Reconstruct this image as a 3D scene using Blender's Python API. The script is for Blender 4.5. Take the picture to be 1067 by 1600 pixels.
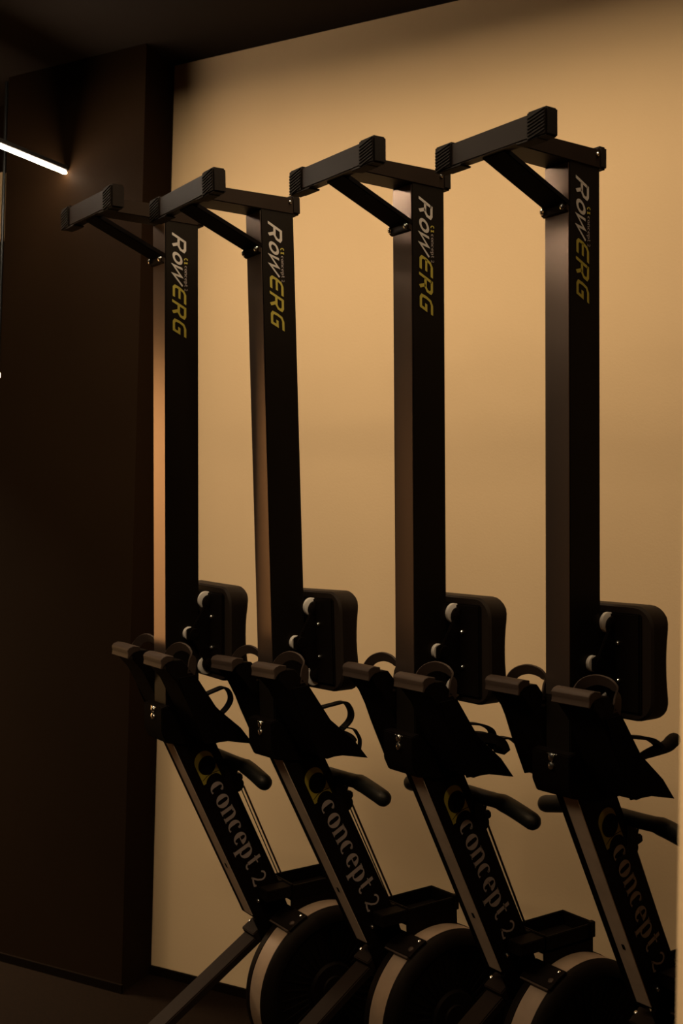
import bpy, bmesh, math, random
from mathutils import Vector, Matrix, Euler

random.seed(7)
for o in list(bpy.data.objects):
    bpy.data.objects.remove(o)
SC = bpy.context.scene
COL = SC.collection
S = 1.08                      # survey units -> metres
EYE = 1.27                    # eye height in survey units

# ------------------------------------------------------------------ camera
cd = bpy.data.cameras.new('camera')
cam = bpy.data.objects.new('camera', cd)
COL.objects.link(cam)
cd.sensor_fit = 'VERTICAL'
cd.sensor_height = 36.0
cd.sensor_width = 24.0
cd.lens = 1826.0 / 1600.0 * 36.0
cd.clip_start = 0.05
cd.dof.use_dof = True
cd.dof.focus_distance = 2.5
cd.dof.aperture_fstop = 6.3
cam.matrix_world = (Matrix.Translation((0, 0, EYE * S))
                    @ Matrix.Rotation(math.radians(90) + 0.02676, 4, 'X')
                    @ Matrix.Rotation(0.0219, 4, 'Z'))
SC.camera = cam

# ------------------------------------------------------------------ world, exposure
w = bpy.data.worlds.new('world')
SC.world = w
w.use_nodes = True
w.node_tree.nodes['Background'].inputs[0].default_value = (0.5, 0.32, 0.2, 1)
w.node_tree.nodes['Background'].inputs[1].default_value = 0.0
SC.view_settings.view_transform = 'Standard'
SC.view_settings.look = 'None'
SC.view_settings.gamma = 1.0
SC.view_settings.use_curve_mapping = False
SC.view_settings.exposure = 0.0

# room axes: D runs along the tan wall towards the camera's right, N into the wall
D = Vector((0.86790, -0.49674, 0))
N = Vector((0.49674, 0.86790, 0))
WALL = 2.739                  # distance of the tan wall
CEIL = 2.686                  # ceiling height (survey units above the floor)
ROOMROT = math.atan2(D.y, D.x)


def W(d, n, z):               # room coordinates -> world metres
    p = (D * d + N * n) * S
    return Vector((p.x, p.y, z * S))


# ceiling light slots (out of the frame) washing the tan wall, plus added ones lighting other walls
def area(name, d, n, z, sx, sy, energy, color, rot=None, spread=180):
    l = bpy.data.lights.new(name, 'AREA')
    l.shape = 'RECTANGLE'
    l.size, l.size_y = sx, sy
    l.energy = energy
    l.color = color
    l.spread = math.radians(spread)
    o = bpy.data.objects.new(name, l)
    COL.objects.link(o)
    o.matrix_world = Matrix.Translation(W(d, n, z)) @ Matrix.Rotation(ROOMROT, 4, 'Z') @ (rot or Matrix.Identity(4))
    return o


WARM = (1.0, 0.84, 0.60)
SLOTS = [  # d, n, length, runs along the tan wall?, watts, spread
    (-1.25, WALL - 0.62, 2.1, True, 17.5, 170),
    (-1.25, WALL - 0.95, 2.1, True, 15.5, 160),
    (-2.00, WALL - 2.20, 1.6, True, 33, 152),
    (0.15, 0.45, 0.5, True, 42, 120),  # unseen slot added to brighten the near wall end
    (-4.40, 2.25, 0.8, False, 210, 112),  # unseen slot added to light the tan side wall that the rails mirror
]
for d_, n_, ln_, al_, e_, sp_ in SLOTS:
    area('slot_light', d_, n_, CEIL - 0.012, ln_ if al_ else 0.04, 0.04 if al_ else ln_, e_, WARM, spread=sp_)

# ------------------------------------------------------------------ materials
M = {}


def mat(name, col, rough=0.5, metal=0.0, spec=0.5, noise=0.0, nscale=20.0, bump=0.0, bscale=200.0, emit=None, estr=0.0, stretch=(1, 1, 1)):
    m = bpy.data.materials.new(name)
    m.use_nodes = True
    nt = m.node_tree
    b = nt.nodes['Principled BSDF']
    b.inputs['Base Color'].default_value = (*col, 1)
    b.inputs['Roughness'].default_value = rough
    b.inputs['Metallic'].default_value = metal
    b.inputs['Specular IOR Level'].default_value = spec
    if spec < 0.3:
        b.inputs['Specular Tint'].default_value = (1.0, 0.74, 0.52, 1)
    tc = nt.nodes.new('ShaderNodeTexCoord')
    mp = nt.nodes.new('ShaderNodeMapping')
    mp.inputs['Scale'].default_value = stretch
    nt.links.new(tc.outputs['Object'], mp.inputs[0])
    if noise > 0:
        n = nt.nodes.new('ShaderNodeTexNoise')
        n.inputs['Scale'].default_value = nscale
        n.inputs['Detail'].default_value = 5
        nt.links.new(mp.outputs[0], n.inputs['Vector'])
        r = nt.nodes.new('ShaderNodeValToRGB')
        r.color_ramp.elements[0].position = 0.3
        r.color_ramp.elements[1].position = 0.7
        r.color_ramp.elements[0].color = (*[c * (1 - noise) for c in col], 1)
        r.color_ramp.elements[1].color = (*[min(1, c * (1 + noise)) for c in col], 1)
        nt.links.new(n.outputs['Fac'], r.inputs[0])
        nt.links.new(r.outputs[0], b.inputs['Base Color'])
    if bump > 0:
        n = nt.nodes.new('ShaderNodeTexNoise')
        n.inputs['Scale'].default_value = bscale
        n.inputs['Detail'].default_value = 3
        nt.links.new(mp.outputs[0], n.inputs['Vector'])
        bp = nt.nodes.new('ShaderNodeBump')
        bp.inputs['Strength'].default_value = bump
        bp.inputs['Distance'].default_value = 0.002
        nt.links.new(n.outputs['Fac'], bp.inputs['Height'])
        nt.links.new(bp.outputs[0], b.inputs['Normal'])
    if emit:
        b.inputs['Emission Color'].default_value = (*emit, 1)
        b.inputs['Emission Strength'].default_value = estr
    M[name] = m
    return m


mat('tan_plaster', (0.63, 0.418, 0.225), 0.85, spec=0.2, noise=0.035, nscale=1.3, bump=0.12, bscale=160)
mat('dark_paint', (0.0100, 0.0046, 0.0018), 0.8, spec=0.04, noise=0.12, nscale=1.5, bump=0.08, bscale=120)
mat('ceiling_paint', (0.012, 0.008, 0.006), 0.9, spec=0.1, noise=0.1, nscale=2)
mat('rubber_floor', (0.0045, 0.0020, 0.0008), 0.9, spec=0.04, noise=0.35, nscale=90, bump=0.3, bscale=220)
mat('strip_dark', (0.004, 0.002, 0.001), 0.9, spec=0.02)
mat('rail_black', (0.006, 0.004, 0.0025), 0.45, spec=0.12, bump=0.05, bscale=400)
mat('anodised', (0.215, 0.145, 0.105), 0.28, metal=0.9, noise=0.06, nscale=6, stretch=(1, 1, 0.1))
mat('steel_black', (0.0022, 0.0012, 0.0008), 0.75, spec=0.04, bump=0.05, bscale=500)
mat('leg_paint', (0.016, 0.0088, 0.0052), 0.5, spec=0.08, noise=0.1, nscale=12)
mat('front_paint', (0.011, 0.0062, 0.0040), 0.7, spec=0.06, noise=0.1, nscale=12)
mat('plastic_black', (0.0030, 0.0016, 0.0010), 0.6, spec=0.07, bump=0.06, bscale=300)
mat('rubber_black', (0.0080, 0.0046, 0.0030), 0.75, spec=0.12, bump=0.15, bscale=350)
mat('grip_rubber', (0.0040, 0.0045, 0.0036), 0.5, spec=0.25, bump=0.12, bscale=350)
mat('flap_plastic', (0.032, 0.019, 0.013), 0.55, spec=0.22)  # light on the heel flaps put into a paler base colour
mat('webbing', (0.0034, 0.0025, 0.0025), 0.8, spec=0.2, bump=0.3, bscale=900)
mat('frame_grey', (0.42, 0.285, 0.185), 0.6, metal=0.2, noise=0.08, nscale=25)
mat('cage_metal', (0.20, 0.122, 0.068), 0.6, metal=0.25, noise=0.06, nscale=40, bump=0.1, bscale=700)
mat('steel_bright', (0.75, 0.68, 0.58), 0.22, metal=1.0)
mat('chain_steel', (0.09, 0.06, 0.045), 0.4, metal=0.8)
mat('roller_white', (0.62, 0.52, 0.42), 0.5)
mat('seat_foam', (0.0110, 0.0065, 0.0042), 0.65, spec=0.15, bump=0.1, bscale=250)
mat('print_cream', (0.42, 0.34, 0.27), 0.6)
mat('print_yellow', (0.34, 0.25, 0.02), 0.6)
mat('print_grey', (0.26, 0.19, 0.155), 0.6)
mat('print_ochre', (0.24, 0.17, 0.012), 0.6)
mat('print_black', (0.0022, 0.0013, 0.0009), 0.7, spec=0.05)
mat('led', (0.9, 0.85, 0.8), 0.5, emit=(1.0, 0.86, 0.68), estr=135)
mat('spot_glow', (0.9, 0.85, 0.8), 0.5, emit=(1.0, 0.80, 0.5), estr=8)
mat('fixture', (0.02, 0.018, 0.016), 0.4, metal=0.5)


# ------------------------------------------------------------------ object helpers
def link(name, me, m, parent=None):
    o = bpy.data.objects.new(name, me)
    COL.objects.link(o)
    if m:
        me.materials.append(M[m])
    if parent is not None:
        o.parent = parent
    return o


def fin(bm, name, smooth=True):
    bmesh.ops.recalc_face_normals(bm, faces=bm.faces[:])
    me = bpy.data.meshes.new(name)
    bm.to_mesh(me)
    bm.free()
    if smooth:
        for p in me.polygons:
            p.use_smooth = True
        try:
            me.set_sharp_from_angle(angle=math.radians(32))
        except Exception:
            pass
    return me


def struct(name, me, m, parent=None):
    o = link(name, me, m, parent)
    o['kind'] = 'structure'
    return o


def tag(o, label, cat, group=None):
    o['label'] = label
    o['category'] = cat
    if group:
        o['group'] = group
    return o


def room_prism(name, pts, z0, z1):          # pts: (d, n) polygon
    bm = bmesh.new()
    b = [bm.verts.new(W(d, n, z0)) for d, n in pts]
    t = [bm.verts.new(W(d, n, z1)) for d, n in pts]
    k = len(pts)
    bm.faces.new(b[::-1])
    bm.faces.new(t)
    for i in range(k):
        bm.faces.new((b[i], b[(i + 1) % k], t[(i + 1) % k], t[i]))
    return fin(bm, name, False)


def room_box(name, d0, d1, n0, n1, z0, z1):
    return room_prism(name, [(d0, n0), (d1, n0), (d1, n1), (d0, n1)], z0, z1)


# ------------------------------------------------------------------ the room
struct('floor', room_box('floor', -5.2, 3.4, -2.2, 2.9, -0.06, 0.0), 'rubber_floor')
struct('ceiling', room_box('ceiling', -5.2, 3.4, -2.2, 2.9, CEIL, CEIL + 0.08), 'ceiling_paint')
struct('wall_back', room_box('wall_back', -2.176, 3.3, WALL, WALL + 0.12, 0, CEIL), 'tan_plaster')
PE, PL = -2.150, -2.690
struct('wall_left', room_prism('wall_left', [(PL, 2.576), (PE, 2.576), (-2.1765, WALL), (-2.1765, WALL + 0.12), (PL, WALL + 0.12)], 0, CEIL), 'dark_paint')
struct('floor_strip_back', room_box('floor_strip_back', -2.174, 3.3, WALL - 0.010, WALL, 0, 0.024), 'strip_dark')  # thin dark strip along the foot of the tan wall
struct('floor_strip_left', room_box('floor_strip_left', PL, PE + 0.006, 2.568, 2.576, 0, 0.024), 'strip_dark')  # the same strip along the foot of the pillar
struct('wall_front', room_box('wall_front', -5.2, 3.3, -2.2, -2.1, 0, CEIL), 'dark_paint')
struct('wall_right', room_box('wall_right', 3.3, 3.4, -2.2, WALL + 0.12, 0, CEIL), 'dark_paint')
struct('wall_far', room_box('wall_far', -5.2, PL, WALL, WALL + 0.12, 0, CEIL), 'dark_paint')
struct('wall_side', room_box('wall_side', -5.3, -5.2, -2.2, 1.74, 0, CEIL), 'dark_paint')
struct('wall_side', room_box('wall_side', -5.3, -5.2, 1.74, 2.86, 0, CEIL), 'tan_plaster')  # unseen, tan only here: added as a reflector for the rail undersides
# near wall end at the right border of the view
ex, ey = 0.2925 * 0.95, 0.95
ed, en = ex * D.x + ey * D.y, ex * N.x + ey * N.y
struct('wall_near', room_box('wall_near', ed, ed + 0.55, en, en + 0.10, 0, CEIL), 'tan_plaster')


# ------------------------------------------------------------------ LED strips, far lamp, far panel
def empty(name, loc):
    o = bpy.data.objects.new(name, None)
    COL.objects.link(o)
    o.location = loc
    o.empty_display_size = 0.1
    return o


def bar(name, p0, p1, wx, wz, m, parent):
    """rectangular bar between two world points, in the parent's frame"""
    off = parent.location if parent else Vector((0, 0, 0))
    d = (p1 - p0).normalized()
    s = d.cross(Vector((0, 0, 1))).normalized()
    u = s.cross(d)
    bm = bmesh.new()
    vs = []
    for p in (p0, p1):
        for a, b in ((-1, -1), (1, -1), (1, 1), (-1, 1)):
            vs.append(bm.verts.new(p + s * a * wx / 2 + u * b * wz / 2 - off))
    for f in ((0, 1, 2, 3), (7, 6, 5, 4), (0, 4, 5, 1), (1, 5, 6, 2), (2, 6, 7, 3), (3, 7, 4, 0)):
        bm.faces.new([vs[i] for i in f])
    bmesh.ops.bevel(bm, geom=bm.edges[:], offset=min(wx, wz) * 0.15, segments=1, affect='EDGES')
    return link(name, fin(bm, name), m, parent)


sz = 1.081 + EYE
lt = empty('linear_light', W(-2.4394, 1.6, sz))
tag(lt, 'thin white glowing light bar ending at the dark pillar, upper left', 'light')
bar('diffuser', W(-2.4394, 2.570, sz), W(-2.4394, 0.3, sz), 0.010, 0.008, 'led', lt)
bar('profile', W(-2.4394, 2.575, sz + 0.014), W(-2.4394, 0.3, sz + 0.014), 0.014, 0.016, 'fixture', lt)
for n_ in (2.2, 1.2, 0.4):
    bar('suspension_rod', W(-2.4394, n_, sz + 0.022), W(-2.4394, n_ + 0.001, CEIL - .003), 0.004, 0.004, 'fixture', lt)

wp = empty('wall_panel', W(-3.3, 5.27, 0.9))
wp.location = W(-3.2, 2.735, 2.3)
tag(wp, 'small pale tan panel seen past the dark pillar at the left border', 'panel')


def room_box_local(name, d0, d1, n0, n1, z0, z1, par, m):
    me = room_box(name, d0, d1, n0, n1, z0, z1)
    me.transform(Matrix.Translation(-par.location))
    return link(name, me, m, par)


# ------------------------------------------------------------------ rowing machine builders (local axes: a sideways, u machine-up, z along the rail)
def L(a, u, z):
    return Vector((a * S, u * S, (z + EYE) * S))


def bevel(bm, r, seg=2):
    if r > 0:
        bmesh.ops.bevel(bm, geom=bm.edges[:], offset=r * S, segments=seg, affect='EDGES', clamp_overlap=True)


def pbox(a0, a1, u0, u1, z0, z1, r=0.002, seg=2, bm=None):
    own = bm is None
    t = bmesh.new()
    vs = [t.verts.new(L(a, u, z)) for a in (a0, a1) for u in (u0, u1) for z in (z0, z1)]
    for f in ((0, 1, 3, 2), (4, 6, 7, 5), (0, 4, 5, 1), (2, 3, 7, 6), (0, 2, 6, 4), (1, 5, 7, 3)):
        t.faces.new([vs[i] for i in f])
    bmesh.ops.recalc_face_normals(t, faces=t.faces[:])
    bevel(t, r, seg)
    if own:
        return t
    merge(bm, t)
    return bm


def merge(bm, t):
    me = bpy.data.meshes.new('tmp')
    t.to_mesh(me)
    t.free()
    bm.from_mesh(me)
    bpy.data.meshes.remove(me)


def prism(poly, a0, a1, r=0.002, seg=2):
    """poly: list of (u, z); extruded sideways"""
    t = bmesh.new()
    A = [t.verts.new(L(a0, u, z)) for u, z in poly]
    B = [t.verts.new(L(a1, u, z)) for u, z in poly]
    k = len(poly)
    t.faces.new(A)
    t.faces.new(B[::-1])
    for i in range(k):
        t.faces.new((A[i], A[(i + 1) % k], B[(i + 1) % k], B[i]))
    bmesh.ops.recalc_face_normals(t, faces=t.faces[:])
    bevel(t, r, seg)
    return t


def oriented(c, ax, half, r=0.002, seg=2):
    """box with centre c (a,u,z), three axes and half sizes"""
    t = bmesh.new()
    C = L(*c)
    X = [Vector(v).normalized() for v in ax]
    vs = []
    for i in (-1, 1):
        for j in (-1, 1):
            for k in (-1, 1):
                vs.append(t.verts.new(C + (X[0] * i * half[0] + X[1] * j * half[1] + X[2] * k * half[2]) * S))
    for f in ((0, 1, 3, 2), (4, 6, 7, 5), (0, 4, 5, 1), (2, 3, 7, 6), (0, 2, 6, 4), (1, 5, 7, 3)):
        t.faces.new([vs[i] for i in f])
    bmesh.ops.recalc_face_normals(t, faces=t.faces[:])
    bevel(t, r, seg)
    return t


def lathe(c, axis, prof, n=24):
    """revolve prof [(r, h)] about axis through c"""
    t = bmesh.new()
    ax = Vector(axis).normalized()
    x = ax.orthogonal().normalized()
    y = ax.cross(x)
    C = L(*c)
    rings = []
    for r, h in prof:
        if r < 1e-6:
            rings.append([t.verts.new(C + ax * h * S)])
        else:
            rings.append([t.verts.new(C + (ax * h + (x * math.cos(2 * math.pi * i / n) + y * math.sin(2 * math.pi * i / n)) * r) * S) for i in range(n)])
    for p, q in zip(rings, rings[1:]):
        for i in range(n):
            j = (i + 1) % n
            if len(p) == 1 and len(q) == 1:
                continue
            if len(p) == 1:
                t.faces.new((p[0], q[i], q[j]))
            elif len(q) == 1:
                t.faces.new((p[i], q[0], p[j]))
            else:
                t.faces.new((p[i], q[i], q[j], p[j]))
    return t


def smoothpath(pts, sub=5):
    P = [Vector(p) for p in pts]
    out = []
    for i in range(len(P) - 1):
        p0 = P[max(i - 1, 0)]
        p1, p2 = P[i], P[i + 1]
        p3 = P[min(i + 2, len(P) - 1)]
        for k in range(sub):
            t = k / sub
            out.append(0.5 * ((2 * p1) + (-p0 + p2) * t + (2 * p0 - 5 * p1 + 4 * p2 - p3) * t * t + (-p0 + 3 * p1 - 3 * p2 + p3) * t ** 3))
    out.append(P[-1])
    return out


def tube(pts, rad, n=14, caps=True):
    """round tube through (a,u,z) points; rad: number or list; hemispherical-ish ends"""
    P = [L(*p) for p in pts]
    R = [r * S for r in (rad if isinstance(rad, (list, tuple)) else [rad] * len(P))]
    if caps:
        d0 = (P[0] - P[1]).normalized()
        d1 = (P[-1] - P[-2]).normalized()
        pre, pr, post, po = [], [], [], []
        for ang in (80, 55, 30):
            s, c = math.sin(math.radians(ang)), math.cos(math.radians(ang))
            pre.append(P[0] + d0 * R[0] * s)
            pr.append(R[0] * c)
            post.append(P[-1] + d1 * R[-1] * s)
            po.append(R[-1] * c)
        P = pre + P + post[::-1]
        R = pr + R + po[::-1]
    t = bmesh.new()
    rings = []
    ref = None
    for i, p in enumerate(P):
        d = (P[min(i + 1, len(P) - 1)] - P[max(i - 1, 0)]).normalized()
        if ref is None:
            ref = d.orthogonal().normalized()
        x = (ref - d * ref.dot(d)).normalized()
        ref = x
        y = d.cross(x)
        rings.append([t.verts.new(p + (x * math.cos(2 * math.pi * k / n) + y * math.sin(2 * math.pi * k / n)) * R[i]) for k in range(n)])
    for p, q in zip(rings, rings[1:]):
        for k in range(n):
            t.faces.new((p[k], p[(k + 1) % n], q[(k + 1) % n], q[k]))
    t.faces.new(rings[0][::-1])
    t.faces.new(rings[-1])
    return t


def band(pts, width, thick, wdir=(1, 0, 0)):
    """flat strap swept through (a,u,z) points; width along wdir"""
    P = [L(*p) for p in pts]
    wd = Vector(wdir).normalized()
    t = bmesh.new()
    rings = []
    for i, p in enumerate(P):
        d = (P[min(i + 1, len(P) - 1)] - P[max(i - 1, 0)]).normalized()
        ww = (wd - d * wd.dot(d)).normalized()
        nn = d.cross(ww)
        hw, ht = width * S / 2, thick * S / 2
        rings.append([t.verts.new(p + ww * a * hw + nn * b * ht) for a, b in ((-1, -1), (1, -1), (1, 1), (-1, 1))])
    for p, q in zip(rings, rings[1:]):
        for k in range(4):
            t.faces.new((p[k], p[(k + 1) % 4], q[(k + 1) % 4], q[k]))
    t.faces.new(rings[0][::-1])
    t.faces.new(rings[-1])
    return t


# ------------------------------------------------------------------ lettering made of pen strokes: lists of (x, y, half width)
def ell(cx, cy, rx, ry, a0, a1, wf, n=18):
    out = []
    for i in range(n + 1):
        a = math.radians(a0 + (a1 - a0) * i / n)
        out.append((cx + rx * math.cos(a), cy + ry * math.sin(a), wf(a)))
    return out


def st(w_, *p):
    return [(x, y, w_) for x, y in p]


fat = lambda a: 0.035 + 0.135 * math.cos(a) ** 2
SERIF = {
    'c': (0.92, [ell(.44, .48, .30, .45, 40, 300, fat), st(.075, (.66, .72), (.64, .80), (.62, .83))]),
    'o': (0.98, [ell(.47, .48, .31, .45, 0, 360, fat, 28)]),
    'n': (1.06, [st(.13, (.20, 0), (.20, .98)), ell(.52, .62, .27, .33, 130, 0, lambda a: 0.05 + 0.08 * abs(math.cos(a))), st(.13, (.79, .64), (.79, 0)), st(.03, (.02, .03), (.40, .03)), st(.03, (.60, .03), (.98, .03)), st(.03, (.02, .95), (.22, .95))]),
    'e': (0.94, [ell(.46, .48, .30, .45, 0, 310, fat), st(.035, (.20, .50), (.78, .50))]),
    'p': (1.06, [st(.13, (.20, -.38), (.20, .98)), ell(.50, .48, .30, .45, 130, -130, fat), st(.03, (.02, -.36), (.40, -.36)), st(.03, (.02, .95), (.22, .95))]),
    't': (0.78, [st(.12, (.28, 1.30), (.28, .25)), ell(.47, .22, .19, .19, 180, 320, lambda a: .06), st(.04, (.05, .93), (.62, .93))]),
    '2': (0.9, [ell(.45, .88, .28, .32, 160, -20, lambda a: .06), st(.06, (.72, .76), (.55, .45), (.15, .05)), ell(.32, .02, .17, .10, 170, 90, lambda a: .055, 6), st(.06, (.30, .12), (.50, .04), (.78, .0), (.84, .16))]),
}
rr = .085
ITAL = [
    ('w', [st(rr, (.10, -.04), (.10, .92)), st(rr, (.02, .92), (.62, .92), (.80, .82), (.80, .58), (.64, .44), (.14, .44)), st(rr, (.50, .44), (.84, .0))]),
    ('w', [ell(1.52, .36, .29, .29, 0, 360, lambda a: rr, 28)]),
    ('w', [st(rr * .85, (2.02, .73), (2.14, .04), (2.58, .66), (2.74, .04), (3.16, .73))]),
    ('y', [st(rr, (4.22, .08), (3.62, .08), (3.46, .2), (3.44, .5), (3.50, .80), (3.66, .92), (4.28, .92)), st(rr * .9, (3.44, .50), (4.14, .50))]),
    ('y', [st(rr, (4.56, -.04), (4.56, .92)), st(rr, (4.48, .92), (5.08, .92), (5.26, .82), (5.26, .58), (5.10, .44), (4.60, .44)), st(rr, (4.96, .44), (5.30, .0))]),
    ('y', [st(rr, (6.50, .92), (5.94, .92), (5.74, .80), (5.70, .5), (5.74, .18), (5.92, .08), (6.44, .08), (6.44, .48), (6.08, .48))]),
]


def stroke(bm, path, f):
    """ribbon from a pen path; f maps (x, y) to a 3D point"""
    n = len(path)
    Lf, Rt = [], []
    for i in range(n):
        x, y, hw = path[i]
        def nrm(a, b):
            dx, dy = b[0] - a[0], b[1] - a[1]
            l = math.hypot(dx, dy) or 1
            return (-dy / l, dx / l)
        closed = abs(path[0][0] - path[-1][0]) + abs(path[0][1] - path[-1][1]) < 1e-6
        pa = path[i - 1] if i > 0 else (path[-2] if closed else None)
        pb = path[i + 1] if i < n - 1 else (path[1] if closed else None)
        n1 = nrm(pa, path[i]) if pa else nrm(path[i], pb)
        n2 = nrm(path[i], pb) if pb else n1
        mx, my = n1[0] + n2[0], n1[1] + n2[1]
        l = math.hypot(mx, my) or 1
        mx, my = mx / l, my / l
        k = 1 / max(0.45, mx * n1[0] + my * n1[1])
        Lf.append(bm.verts.new(f(x + mx * hw * k, y + my * hw * k)))
        Rt.append(bm.verts.new(f(x - mx * hw * k, y - my * hw * k)))
    for i in range(n - 1):
        bm.faces.new((Lf[i], Lf[i + 1], Rt[i + 1], Rt[i]))


def disc(bm, cx, cy, r, f, n=28):
    bm.faces.new([bm.verts.new(f(cx + r * math.cos(2 * math.pi * i / n), cy + r * math.sin(2 * math.pi * i / n))) for i in range(n)])


def poly(bm, pts, f):
    bm.faces.new([bm.verts.new(f(x, y)) for x, y in pts])


# ---- shared measures of the machine
RW, RH = 0.0303, 0.0410                      # rail half width / half height
FD = Vector((0, 0.4305, -0.9026))            # frame direction (down the frame)
FP = Vector((0, 0.9026, 0.4305))             # across the frame (towards machine-up)
F0 = (-0.022, -0.465)                        # point on the frame's lower edge


def fr(al, pp, a):
    return (a, F0[0] + FD.y * al + FP.y * pp, F0[1] + FD.z * al + FP.z * pp)


FC = (0.333, -1.054)                         # flywheel centre
FR = 0.1876
MESH = {}


def get(key, fn):
    """build each mesh once and share it between the machines"""
    if key not in MESH:
        MESH[key] = fin(fn(), key)
    return MESH[key]


def part(key, name, m, parent, fn):
    fresh = key not in MESH
    me = get(key, fn)
    if fresh:
        me.materials.append(M[m])
    o = bpy.data.objects.new(name, me)
    COL.objects.link(o)
    o.parent = parent
    return o


def screw(key, parent, c, axis, r=0.0045, m='steel_bright', name='bolt'):
    return part(key, name, m, parent, lambda: lathe(c, axis, [(r * 1.15, 0), (r * 1.15, .0012), (r, .0035), (r * .55, .005), (0, .0052)], 12))


def crossbar_cap(a0, a1, lip):
    t = pbox(a0, a1, -0.2135, -0.1845, 0.6885, 0.7365, 0.003)
    for i in range(7):                       # moulded diagonal tread
        z = 0.694 + i * 0.0058
        merge(t, oriented(((a0 + a1) / 2, -0.2138, z), ((1, 0, .22), (0, 1, 0), (-.22, 0, 1)), (abs(a1 - a0) / 2 * .86, .0016, .0013), 0.0004, 1))
    l0, l1 = lip
    merge(t, pbox(l0, l1, -0.2125, -0.187, 0.6872, 0.6905, 0.001, 1))
    return t


def heel_cup(c):
    pts = [(c - .033, -.058, -.280), (c - .033, -.048, -.256), (c - .024, -.040, -.239), (c - .005, -.033, -.2305), (c + .014, -.029, -.2305), (c + .032, -.026, -.237), (c + .040, -.024, -.254), (c + .041, -.030, -.295)]
    return band([tuple(v) for v in smoothpath(pts, 5)], .019, .004, (0, .35, -.94))


def arc(r, a0, a1, n=12):
    return [(FC[0] + r * math.cos(math.radians(a0 + (a1 - a0) * i / n)), FC[1] + r * math.sin(math.radians(a0 + (a1 - a0) * i / n))) for i in range(n + 1)]


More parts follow.
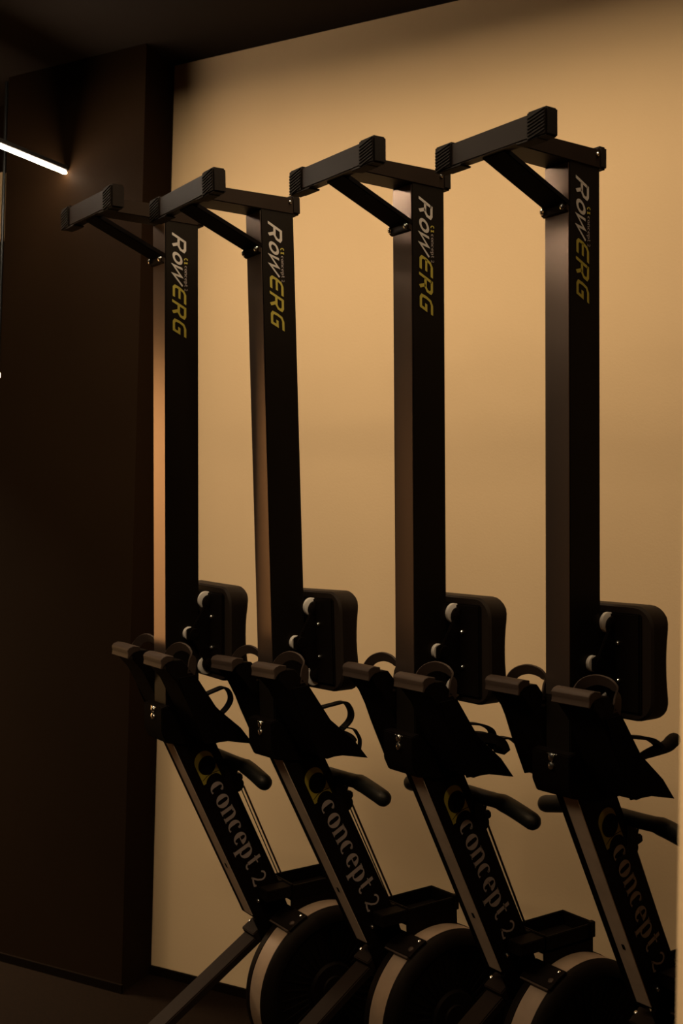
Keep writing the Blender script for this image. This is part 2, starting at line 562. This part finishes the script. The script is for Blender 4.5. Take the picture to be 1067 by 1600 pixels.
def build_machine(idx, label, matrix, straps, groundz):
    root = bpy.data.objects.new('rowing_machine', None)
    COL.objects.link(root)
    root.empty_display_size = 0.2
    root.matrix_world = matrix
    tag(root, label, 'rowing machine', 'rowing machines stored upright')
    P = lambda key, name, m, fn, parent=root: part(key, name, m, parent, fn)

    # --- rail
    def rail():
        t = pbox(-RW, RW, -RH, RH, -0.440, 0.728, 0.0022)
        return t
    rail_o = P('monorail', 'monorail', 'rail_black', rail)
    P('rail_face', 'rail_underside', 'anodised', lambda: pbox(-RW + .0012, RW - .0012, -RH - .0007, -RH + .001, -.268, .699, .0003, 1), rail_o)['label'] = 'satin grey underside of the rail'  # ends above the footrests; black rail below stands in for their shade
    P('track', 'steel_track', 'steel_black', lambda: pbox(-.016, .016, RH, RH + .004, -.40, .72, .0008, 1), rail_o)

    def cap():
        t = pbox(-.034, .034, .036, .058, .700, .742, .004)
        return t
    P('end_stop', 'end_stop', 'rubber_black', cap)
    screw('stop_screw', root, (RW, .032, .725), (1, 0, 0), .0035)

    fx = RW + .0006
    H = .0329

    def mp(x, y):                            # rail print: reads downwards, slanted
        return L(fx, -.0228 + y * H, .6785 - (x + y * .5) * H)

    def word(which):
        def f():
            bm = bmesh.new()
            for k, strokes in ITAL:
                if k == which:
                    for s_ in strokes:
                        stroke(bm, s_, mp)
            return bm
        return f
    P('word_cream', 'lettering', 'print_cream', word('w'), rail_o)['label'] = 'cream slanted letters ROW'
    P('word_yellow', 'lettering', 'print_yellow', word('y'), rail_o)['label'] = 'yellow slanted letters ERG'

    def small():
        bm = bmesh.new()
        x = 1.80
        for ch in 'concept2':
            if ch == '2':
                x += .07
            adv, ss = SERIF[ch]
            for s_ in ss:
                stroke(bm, [(x + a * .215, .88 + b * .17, w_ * .215) for a, b, w_ in s_], lambda X, Y: L(fx + .0002, -.0228 + Y * H, .6785 - (X + .35) * H))
            x += adv * .215
        return bm
    P('small_word', 'lettering', 'print_grey', small, rail_o)['label'] = 'small words concept 2'

    def small_logo():
        bm = bmesh.new()
        f = lambda X, Y: L(fx + .0002, -.0228 + Y * H, .6785 - X * H)
        stroke(bm, ell(1.74, .98, .08, .11, 60, 300, lambda a: .03, 10), f)
        poly(bm, [(1.88, .86), (1.92, .95), (1.92, 1.0), (1.88, 1.1), (2.04, 1.1), (2.0, 1.0), (2.0, .95), (2.04, .86)], f)
        return bm
    P('small_logo', 'emblem', 'print_yellow', small_logo, rail_o)

    # --- rear foot on its arm (sticks out at the top)
    arm = P('rear_arm', 'rear_leg', 'leg_paint', lambda: prism([(-.188, .735), (.045, .735), (.045, .700), (-.188, .706)], -RW - .0016, RW + .0016, .0015))
    cb = P('crossbar', 'foot_crossbar', 'leg_paint', lambda: pbox(-.118, .118, -.211, -.187, .692, .733, .002))
    P('cap_far', 'foot_cap', 'rubber_black', lambda: crossbar_cap(-.141, -.094, (-.120, -.070)), cb)
    P('cap_near', 'foot_cap', 'rubber_black', lambda: crossbar_cap(.094, .141, (.070, .120)), cb)

    def brace():
        d = Vector((0, -.040, .625)) - Vector((0, -.198, .694))
        c = (0.002, -.119, .6595)
        ax = Vector((0, d.y, d.z)).normalized()
        return oriented(c, ((1, 0, 0), ax, Vector((1, 0, 0)).cross(ax)), (.0285, .088, .005), .0012)
    P('brace', 'leg_brace', 'steel_black', brace)
    cl = P('clamp', 'brace_clamp', 'leg_paint', lambda: prism([(-.041, .632), (-.047, .632), (-.049, .622), (-.049, .612), (-.041, .608)], -.033, .030, .0012))
    screw('cl_b1', cl, (.022, -.049, .6195), (0, -1, 0), .0058)
    screw('cl_b2', cl, (-.028, -.049, .6195), (-.5, -1, 0), .0058)

    # --- seat and its carriage
    def seat():
        t = bmesh.new()
        prof = []
        rc = .040
        a1, z0, z1 = .130, -.314, -.104
        for cx, cz, s0 in ((a1 - rc, z1 - rc, 0), (-a1 + rc, z1 - rc, 90), (-a1 + rc, z0 + rc, 180), (a1 - rc, z0 + rc, 270)):
            for k in range(7):
                an = math.radians(s0 + 15 * k)
                prof.append((cx + rc * math.cos(an), cz + rc * math.sin(an)))
        # add points along the long sides for the dished top
        full = []
        for i, p in enumerate(prof):
            q = prof[(i + 1) % len(prof)]
            full.append(p)
            if math.hypot(p[0] - q[0], p[1] - q[1]) > .06:
                for k in range(1, 6):
                    full.append((p[0] + (q[0] - p[0]) * k / 6, p[1] + (q[1] - p[1]) * k / 6))
        zc = (z0 + z1) / 2
        top = lambda a, z: .116 - .009 * (1 - min(1, ((z - zc) / .085) ** 2)) - .003 * (1 - min(1, (a / .12) ** 2))
        lv = [(.965, lambda a, z: .066), (1.0, lambda a, z: .070), (1.0, lambda a, z: top(a, z) - .005), (.975, lambda a, z: top(a, z)), (.80, lambda a, z: top(a * .8, z) - .002), (.4, lambda a, z: top(a * .3, z) - .003)]
        rings = []
        for s_, uf in lv:
            rings.append([t.verts.new(L(a * s_, uf(a * s_, zc + (z - zc) * s_), zc + (z - zc) * s_)) for a, z in full])
        n = len(full)
        for p, q in zip(rings, rings[1:]):
            for i in range(n):
                t.faces.new((p[i], p[(i + 1) % n], q[(i + 1) % n], q[i]))
        t.faces.new(rings[0][::-1])
        t.faces.new(rings[-1])
        return t
    so = P('seat', 'seat', 'seat_foam', seat)
    P('seat_pan', 'seat_pan', 'plastic_black', lambda: pbox(-.105, .105, .060, .067, -.300, -.118, .003), so)
    screw('seat_b1', so, (.055, .0600, -.1745), (0, -1, 0), .0045)
    screw('seat_b2', so, (.056, .0600, -.2435), (0, -1, 0), .0045)

    def carriage():
        t = prism([(.062, -.13), (.050, -.128), (.046, -.150), (.018, -.196), (.004, -.200), (.004, -.222), (.018, -.226), (.046, -.272), (.048, -.292), (.062, -.292)], .040, .046, .0015)
        merge(t, prism([(.062, -.13), (.050, -.128), (.046, -.150), (.018, -.196), (.004, -.200), (.004, -.222), (.018, -.226), (.046, -.272), (.048, -.292), (.062, -.292)], -.046, -.040, .0015))
        for u, z in ((.060, -.139), (.019, -.2105), (.060, -.285)):
            for s_ in (1, -1):
                hr = .0175 if u > .03 else .0155
                merge(t, lathe((.040 * s_, u + (.0015 if u > .03 else .0035), z - (.004 if z > -.25 else -.004) * (u > .03)), (s_, 0, 0), [(hr, -.001), (hr, .004), (hr * .7, .007), (0, .007)], 18))
        return t
    ca = P('carriage', 'seat_carriage', 'plastic_black', carriage)
    for k, (u, z, r) in enumerate(((.0565, -.1375, .0195), (.0150, -.2105, .0150), (.0565, -.286, .0195))):
        for s_ in (1, -1):
            P('roller%d%d' % (k, s_), 'roller', 'roller_white', lambda: lathe(((.0335) * s_, u, z), (s_, 0, 0), [(0, -.003), (r, -.003), (r, .003), (r * .9, .004), (0, .004)], 24), ca)

    # --- feet
    def shell(a0, a1):
        return lambda: prism([(-.088, -.250), (-.088, -.270), (-.062, -.300), (-.030, -.362), (.006, -.436), (.024, -.444), (.064, -.438), (.121, -.453), (.112, -.440), (.090, -.412), (.055, -.384), (.032, -.362), (.012, -.334), (-.018, -.290), (-.050, -.252)], a0, a1, .0015, 1)
    for key, c in (('near', .0855), ('far', -.0855)):
        fo = P('footrest_' + key, 'footrest', 'plastic_black', shell(c - .043, c + .043))
        P('flap_' + key, 'heel_flap', 'flap_plastic', lambda: prism([(-.096, -.243), (-.086, -.240), (-.070, -.243), (-.070, -.252), (-.085, -.256), (-.093, -.262), (-.097, -.269), (-.101, -.268), (-.099, -.258), (-.101, -.249)], c - .045, c + .044, .0012, 1), fo)
        P('cup_' + key, 'heel_cup', 'flap_plastic', lambda: heel_cup(c), fo)
        P('plate_' + key, 'side_plate', 'steel_black', lambda: prism([(-.060, -.290), (-.020, -.287), (.032, -.364), (.092, -.415), (.124, -.455), (.060, -.441), (.004, -.440), (-.030, -.365)], c + (.0432 if c > 0 else -.0462), c + (.0462 if c > 0 else -.0432), .0006, 1), fo)
    br = P('bracket', 'footrest_bracket', 'steel_black', lambda: prism([(-.040, -.366), (-.058, -.370), (-.058, -.425), (-.046, -.449), (.030, -.464), (.078, -.461), (.082, -.430), (.05, -.40), (-.02, -.38)], -.050, .044, .002))
    screw('br_b1', br, (.001, -.058, -.394), (0, -1, 0), .0068)
    screw('br_b2', br, (.001, -.058, -.378), (0, -1, 0), .0068)
    P('br_glint', 'bracket_edge', 'steel_bright', lambda: pbox(-.010, .014, -.0590, -.0575, -.3735, -.3715, .0003, 1), br)  # thin bright bar drawn as a glint along the bracket
    for i, (pts, wd, th) in enumerate(straps):
        if wd == 'grip':
            path = [tuple(v) for v in smoothpath([(.100, u, z) for u, z in pts], 4)]
            rad = [.0055 + .0075 * min(1, 1.4 * k / (len(path) - 1)) for k in range(len(path))]
            link('strap_grip', fin(tube(path, rad), 'strap_grip'), 'rubber_black', root)
        else:
            path = [tuple(v) for v in smoothpath([(.100, u, z) for u, z in pts], 5)]
            link('foot_strap', fin(band(path, wd, th), 'foot_strap'), 'webbing', root)

    # --- main frame with its print
    def frame():
        t = bmesh.new()
        A, B = [], []
        ply = [fr(-.055, 0, 0), fr(.470, 0, 0), fr(.470, .052, 0), fr(.435, .093, 0), fr(-.055, .093, 0)]
        return prism([(p[1], p[2]) for p in ply], -.020, .037, .0022)
    fo = P('main_frame', 'main_frame', 'plastic_black', frame)
    P('under', 'underside_panel', 'frame_grey', lambda: prism([fr(-.02, -.0012, 0)[1:], fr(.462, -.0012, 0)[1:], fr(.462, .001, 0)[1:], fr(-.02, .001, 0)[1:]], .0, .0355, .0004, 1), fo)['label'] = 'paler grey strip along the underside'
    P('under_hole', 'slot', 'print_black', lambda: prism([fr(.318, -.0018, 0)[1:], fr(.330, -.0018, 0)[1:], fr(.330, -.001, 0)[1:], fr(.318, -.001, 0)[1:]], .015, .022, .0002, 1), fo)
    fa = .0376

    def fm(da):
        return lambda X, Y: L(*fr(X, Y, fa + da))

    def big():
        bm = bmesh.new()
        x = .124
        xs = {'c': .0}
        for ch in ('c', 'o', 'n', 'c', 'e', 'p', 't', ' ', '2'):
            if ch == ' ':
                x += .012
                continue
            adv, ss = SERIF[ch]
            k = .0300 if ch == '2' else .0335
            for s_ in ss:
                stroke(bm, [(x + a * .0345, .033 + b * k, w_ * .034) for a, b, w_ in s_], fm(.0008))
            x += adv * .0358
        return bm
    P('big_word', 'lettering', 'print_grey', big, fo)['label'] = 'grey serif words concept 2'

    def ring():
        bm = bmesh.new()
        pts = [(.114, .024)] + [(.064 + .023 * math.cos(math.radians(t_)), .048 + .024 * math.sin(math.radians(t_))) for t_ in range(270, 89, -12)] + [(.118, .072)]
        poly(bm, pts, fm(.0002))
        return bm
    lg = P('emblem', 'emblem', 'print_ochre', ring, fo)

    def blacks():
        bm = bmesh.new()
        disc(bm, .0775, .0505, .0222, fm(.0004))
        disc(bm, .1245, .0505, .0222, fm(.0004))
        stroke(bm, [(.104, .026, .0006), (.100, .040, .0009), (.1005, .056, .0009), (.105, .074, .0006)], fm(.0005))
        return bm
    P('emblem_black', 'emblem_disc', 'print_black', blacks, fo)
    screw('fs1', fo, (.037, .191, -.850), (1, 0, 0), .0042)
    screw('fs2', fo, (.037, .253, -.849), (1, 0, 0), .0042)

    # --- end plate that carries the flywheel, and clamp over its band
    P('end_plate', 'end_plate', 'steel_black', lambda: prism([(.180, -.893), (.205, -.945), (.250, -.985), (.330, -1.00), (.345, -.930), (.283, -.902), (.268, -.868), (.258, -.838), (.225, -.83)], .030, .0385, .001))
    P('mount', 'axle_mount', 'steel_black', lambda: prism([(.24, -.93), (.24, -1.0), (.31, -1.07), (.36, -1.07), (.37, -.92)], .034, .058, .002))
    bb = P('band_bracket', 'band_bracket', 'plastic_black', lambda: prism([p for p in arc(FR + .008, 126, 110, 6)] + [p for p in arc(FR + .001, 110, 126, 6)], .045, .132, .0012, 1))
    P('bb_edge', 'bracket_edge', 'flap_plastic', lambda: prism([arc(FR + .0095, 127.5, 126, 1)[0], arc(FR + .0095, 126.3, 126, 1)[0], arc(FR - .0005, 126.3, 126, 1)[0], arc(FR - .0005, 127.5, 126, 1)[0]], .050, .130, .0003, 1), bb)
    screw('bb_s', bb, (.122, *arc(FR + .008, 121, 121, 1)[0]), (0, -.5, .86), .0060, 'flap_plastic')
    screw('bb_s2', bb, (.122, *arc(FR + .008, 113.5, 113.5, 1)[0]), (0, -.3, .95), .0040, 'steel_bright')

    # --- tray shaped housing on the far side
    def tray():
        t = bmesh.new()
        a0, a1, u0, u1, z0, z1, th = -.010, .080, .256, .400, -.880, -.812, .006
        merge(t, pbox(.040, .080, .190, .258, -.842, -.816, .0015))
        merge(t, pbox(-.010, .042, .246, .258, -.842, -.813, .0015))
        zb = -.852
        merge(t, pbox(a0, a1, u0, u1, zb, zb + .010, .002))
        merge(t, pbox(a0, a0 + th, u0, u1, zb + .005, z1, .0015))
        merge(t, pbox(a1 - th, a1, u0, u1, z0, z1 - .004, .0015))
        merge(t, pbox(a0, a1, u1 - th, u1, z0, z1, .0015))
        merge(t, pbox(a0, a1, u0, u0 + th, zb + .005, z1, .0015))
        merge(t, pbox(a1 - .008, a1 + .004, u1 - .012, u1 + .003, z0 + .035, z1 + .001, .0015))
        return t
    # open towards the rear, sits beside the frame end
    P('tray', 'housing_tray', 'plastic_black', tray)

    # --- flywheel
    ax = (1, 0, 0)
    fw = P('cage', 'flywheel_cage', 'plastic_black', lambda: lathe((0, *FC), ax, [(0, .0560), (FR - .012, .0560), (FR - .001, .0575), (FR + .001, .0620), (FR + .001, .0755), (FR - .003, .0765), (FR - .003, .1245), (FR + .001, .1250), (FR + .0005, .1300), (FR - .004, .1370), (FR - .012, .1440), (FR - .022, .1480), (FR - .030, .1480), (FR - .034, .1440), (FR - .036, .138), (.06, .136), (.055, .142), (0, .143)], 72))
    P('band', 'perforated_band', 'cage_metal', lambda: lathe((0, *FC), ax, [(FR - .002, .0763), (FR - .0004, .0766), (FR - .0004, .1246), (FR - .002, .125)], 96), fw)
    P('hub', 'hub_cap', 'plastic_black', lambda: lathe((.143, *FC), ax, [(.03, 0), (.028, .004), (0, .005)], 24), fw)

    def vents():
        t = bmesh.new()
        for k in range(36):
            an = 2 * math.pi * k / 36
            c = (.1375, FC[0] + .105 * math.cos(an), FC[1] + .105 * math.sin(an))
            merge(t, oriented(c, ((1, 0, 0), (0, math.cos(an), math.sin(an)), (0, -math.sin(an), math.cos(an))), (.0015, .036, .0025), .0005, 1))
        return t
    P('vents', 'vent_grille', 'plastic_black', vents, fw)['kind'] = 'stuff'

    # --- front leg and foot
    def leg():
        top = Vector((0, .218, -.936))
        d = Vector((0, -.849, -.528))
        end = (-1.235 - top.z) / d.z
        c = top + d * end / 2
        return oriented(tuple(c), ((1, 0, 0), d, Vector((1, 0, 0)).cross(d)), (.0255, end / 2, .010), .0025)
    lo = P('front_leg', 'front_leg', 'front_paint', leg)
    lo.location.z = groundz
    P('leg_plate', 'leg_bracket', 'front_paint', lambda: oriented((0, .206, -.9315), ((1, 0, 0), (0, -.849, -.528), (0, -.528, .849)), (.0275, .020, .0125), .002))
    P('leg_recess', 'recess', 'print_black', lambda: oriented((0, .150 - .0052, -.978 - .0037 + .0085), ((1, 0, 0), (0, -.849, -.528), (0, -.528, .849)), (.014, .034, .0007), .0003, 1), lo)
    screw('lg1', root, (.030, .203, -.921), (.2, -.5, .85), .0045)
    screw('lg2', root, (-.024, .203, -.921), (-.2, -.5, .85), .0045)
    ff = P('front_foot', 'front_foot', 'front_paint', lambda: pbox(-.19, .19, -.292, -.255, -1.252, -1.225, .003))
    ff.location.z = groundz
    for s_ in (1, -1):
        P('ff_cap%d' % s_, 'foot_pad', 'rubber_black', lambda: pbox(.165 * s_ if s_ > 0 else -.205, .205 if s_ > 0 else -.165, -.298, -.249, -1.256, -1.221, .004), ff)

    # --- handle, hook and chain
    hp = smoothpath([(-.186, .120, -.528), (-.150, .120, -.521), (-.108, .120, -.512), (-.060, .120, -.511), (0, .120, -.511), (.060, .120, -.511), (.104, .120, -.511), (.150, .120, -.520), (.186, .120, -.529)], 3)
    n_ = len(hp)
    ho = P('handle', 'handle', 'grip_rubber', lambda: tube([tuple(v) for v in hp], [.0175 if abs(v.x) > .09 else .0150 for v in hp], 18))
    P('yoke', 'handle_yoke', 'plastic_black', lambda: prism([(.100, -.505), (.132, -.507), (.140, -.530), (.130, -.556), (.100, -.545)], -.02, .040, .003), ho)
    screw('hs1', ho, (.036, .128, -.528), (1, .2, 0), .004)
    P('hook', 'handle_hook', 'plastic_black', lambda: prism([(.100, -.540), (.150, -.545), (.152, -.560), (.128, -.566), (.100, -.562)], .0, .038, .003))
    P('guide', 'chain_guide', 'plastic_black', lambda: lathe((.0, .152, -.578), (1, 0, 0), [(0, -.014), (.013, -.014), (.0165, -.010), (.0165, .010), (.013, .014), (0, .014)], 20))
    ch = P('chain', 'chain', 'chain_steel', lambda: tube([(.0, .173, -.585), (.0, .276, -.812)], .0024, 8, False))
    P('chain2', 'return_cord', 'webbing', lambda: tube([(.0, .164, -.585), (.0, .267, -.812)], .0014, 6, False))
    return root


def pose(x, y, z, yaw, la, lb):
    Rm = Matrix.Rotation(yaw, 4, 'Z') @ Matrix.Rotation(la, 4, 'X') @ Matrix.Rotation(lb, 4, 'Y')
    return Matrix.Translation((x, y, z)) @ Rm


B = (.020, .004)
MACH = [
    (1, 'leftmost rowing machine, upright, its top foot bar before the dark pillar',
     (-0.3728, 2.9183, 0.0039, -0.97388, 0.04721, 0.03402),
     [([(0.014, -0.34), (0.041, -0.332), (0.065, -0.327), (0.079, -0.338), (0.083, -0.356), (0.072, -0.374), (0.051, -0.39)], *B)]),
    (2, 'upright rowing machine second from the left, rail leaning left, strap in a tall loop',
     (-0.0752, 2.7248, -0.0009, -0.9601, 0.05394, -0.00937),
     [([(0.010, -0.345), (0.038, -0.341), (0.059, -0.339), (0.087, -0.337), (0.1, -0.347), (0.106, -0.364), (0.099, -0.38), (0.075, -0.396)], *B),
      ([(0.080, -0.389), (0.109, -0.396), (0.119, -0.406), (0.127, -0.423), (0.123, -0.446)], .012, .0025),
      ([(0.060, -0.390), (0.095, -0.407), (0.108, -0.421)], .026, .008)]),
    (3, 'upright rowing machine third from the left, strap lying low over its footrest',
     (0.21, 2.5547, 0.0035, -0.9639, 0.04491, 0.0144),
     [([(0.015, -0.342), (0.056, -0.348), (0.08, -0.356), (0.095, -0.367), (0.099, -0.386), (.092, -.402)], *B),
      ([(0.075, -0.388), (0.098, -0.387), (0.114, -0.384), (0.13, -0.384), (0.15, -0.39), (0.169, -0.404), (0.18, -0.42)], .020, .004),
      ([(0.050, -0.372), (0.085, -0.378), (0.112, -0.391), (0.123, -0.410)], .030, .018)]),
    (4, 'rightmost and nearest rowing machine, upright, strap handle sticking up beside its footrest',
     (0.4967, 2.3747, 0.001, -0.94374, 0.03763, 0.01048),
     [([(0.010, -0.331), (0.045, -0.338), (0.069, -0.342), (0.094, -0.348), (0.114, -0.359), (0.126, -0.371)], .020, .006),
      ([(0.045, -0.386), (0.075, -0.376), (0.100, -0.372), (0.139, -0.367), (0.155, -0.360), (0.162, -0.357)], 'grip', 0)]),
]
GZ = {1: 0.0, 2: 0.0, 3: 0.0, 4: 0.0}
for idx, lab, ps, sp in MACH:
    build_machine(idx, lab, pose(*ps), sp, GZ[idx])

# ------------------------------------------------------------------ things seen past the pillar
# sight line past the pillar's left edge
for nm, y0, y1, mm in (('panel_face', .3115, .2535, 'tan_plaster'),):
    # at wall_far (n = 5.3): direction (-.2960, .9928)
    dx, dy = -.2960, .9928
    t = 2.715 / (dx * N.x + dy * N.y)
    dd = (dx * D.x + dy * D.y) * t
    room_box_local(nm, dd - 0.6, dd, 2.715, 2.738, y1 * t + EYE, y0 * t + EYE, wp, mm)
dd2 = (-.2932 * D.x + .9928 * D.y) * (2.60 / (-.2932 * N.x + .9928 * N.y))
t2 = 2.60 / (-.2932 * N.x + .9928 * N.y)
lp = empty('pendant_spot', W(dd2 - .01, 2.60, .137 * t2 + EYE))
tag(lp, 'tiny glowing spot lamp at the left border beside the dark pillar', 'lamp')
me = bpy.data.meshes.new('lamp_bulb')
bm = bmesh.new()
bmesh.ops.create_uvsphere(bm, u_segments=16, v_segments=10, radius=0.010)
bm.to_mesh(me)
bm.free()
link('lamp_bulb', me, 'spot_glow', lp)
me = bpy.data.meshes.new('lamp_stem')
bm = bmesh.new()
bmesh.ops.create_cone(bm, cap_ends=True, segments=10, radius1=.005, radius2=.005, depth=(CEIL - EYE - .137 * t2) * S - .012, matrix=Matrix.Translation((0, 0, ((CEIL - EYE - .137 * t2) * S + .012) / 2)))
bm.to_mesh(me)
bm.free()
link('lamp_stem', me, 'fixture', lp)

# housings added around the unseen ceiling slots; the last pair only brightens walls
SLOT_LABELS = ['slim black ceiling light slot nearest to the tan wall', 'slim black ceiling light slot second from the tan wall', 'slim black ceiling light slot over the open floor left of the camera', 'unseen ceiling light slot added to brighten the near wall end', 'unseen ceiling light slot added for the sheen on the leftmost rail']
for (d_, n_, ln, al, e_, sp_), lb in zip(SLOTS, SLOT_LABELS):
    e = empty('ceiling_slot', W(d_, n_, CEIL))
    tag(e, lb, 'light')
    for s_ in (-1, 1):
        if al:
            bar('slot_edge', W(d_ - ln / 2 / S, n_ + s_ * .03, CEIL - .008), W(d_ + ln / 2 / S, n_ + s_ * .03, CEIL - .008), .006, .012, 'fixture', e)
        else:
            bar('slot_edge', W(d_ + s_ * .03, n_ - ln / 2 / S, CEIL - .008), W(d_ + s_ * .03, n_ + ln / 2 / S, CEIL - .008), .006, .012, 'fixture', e)
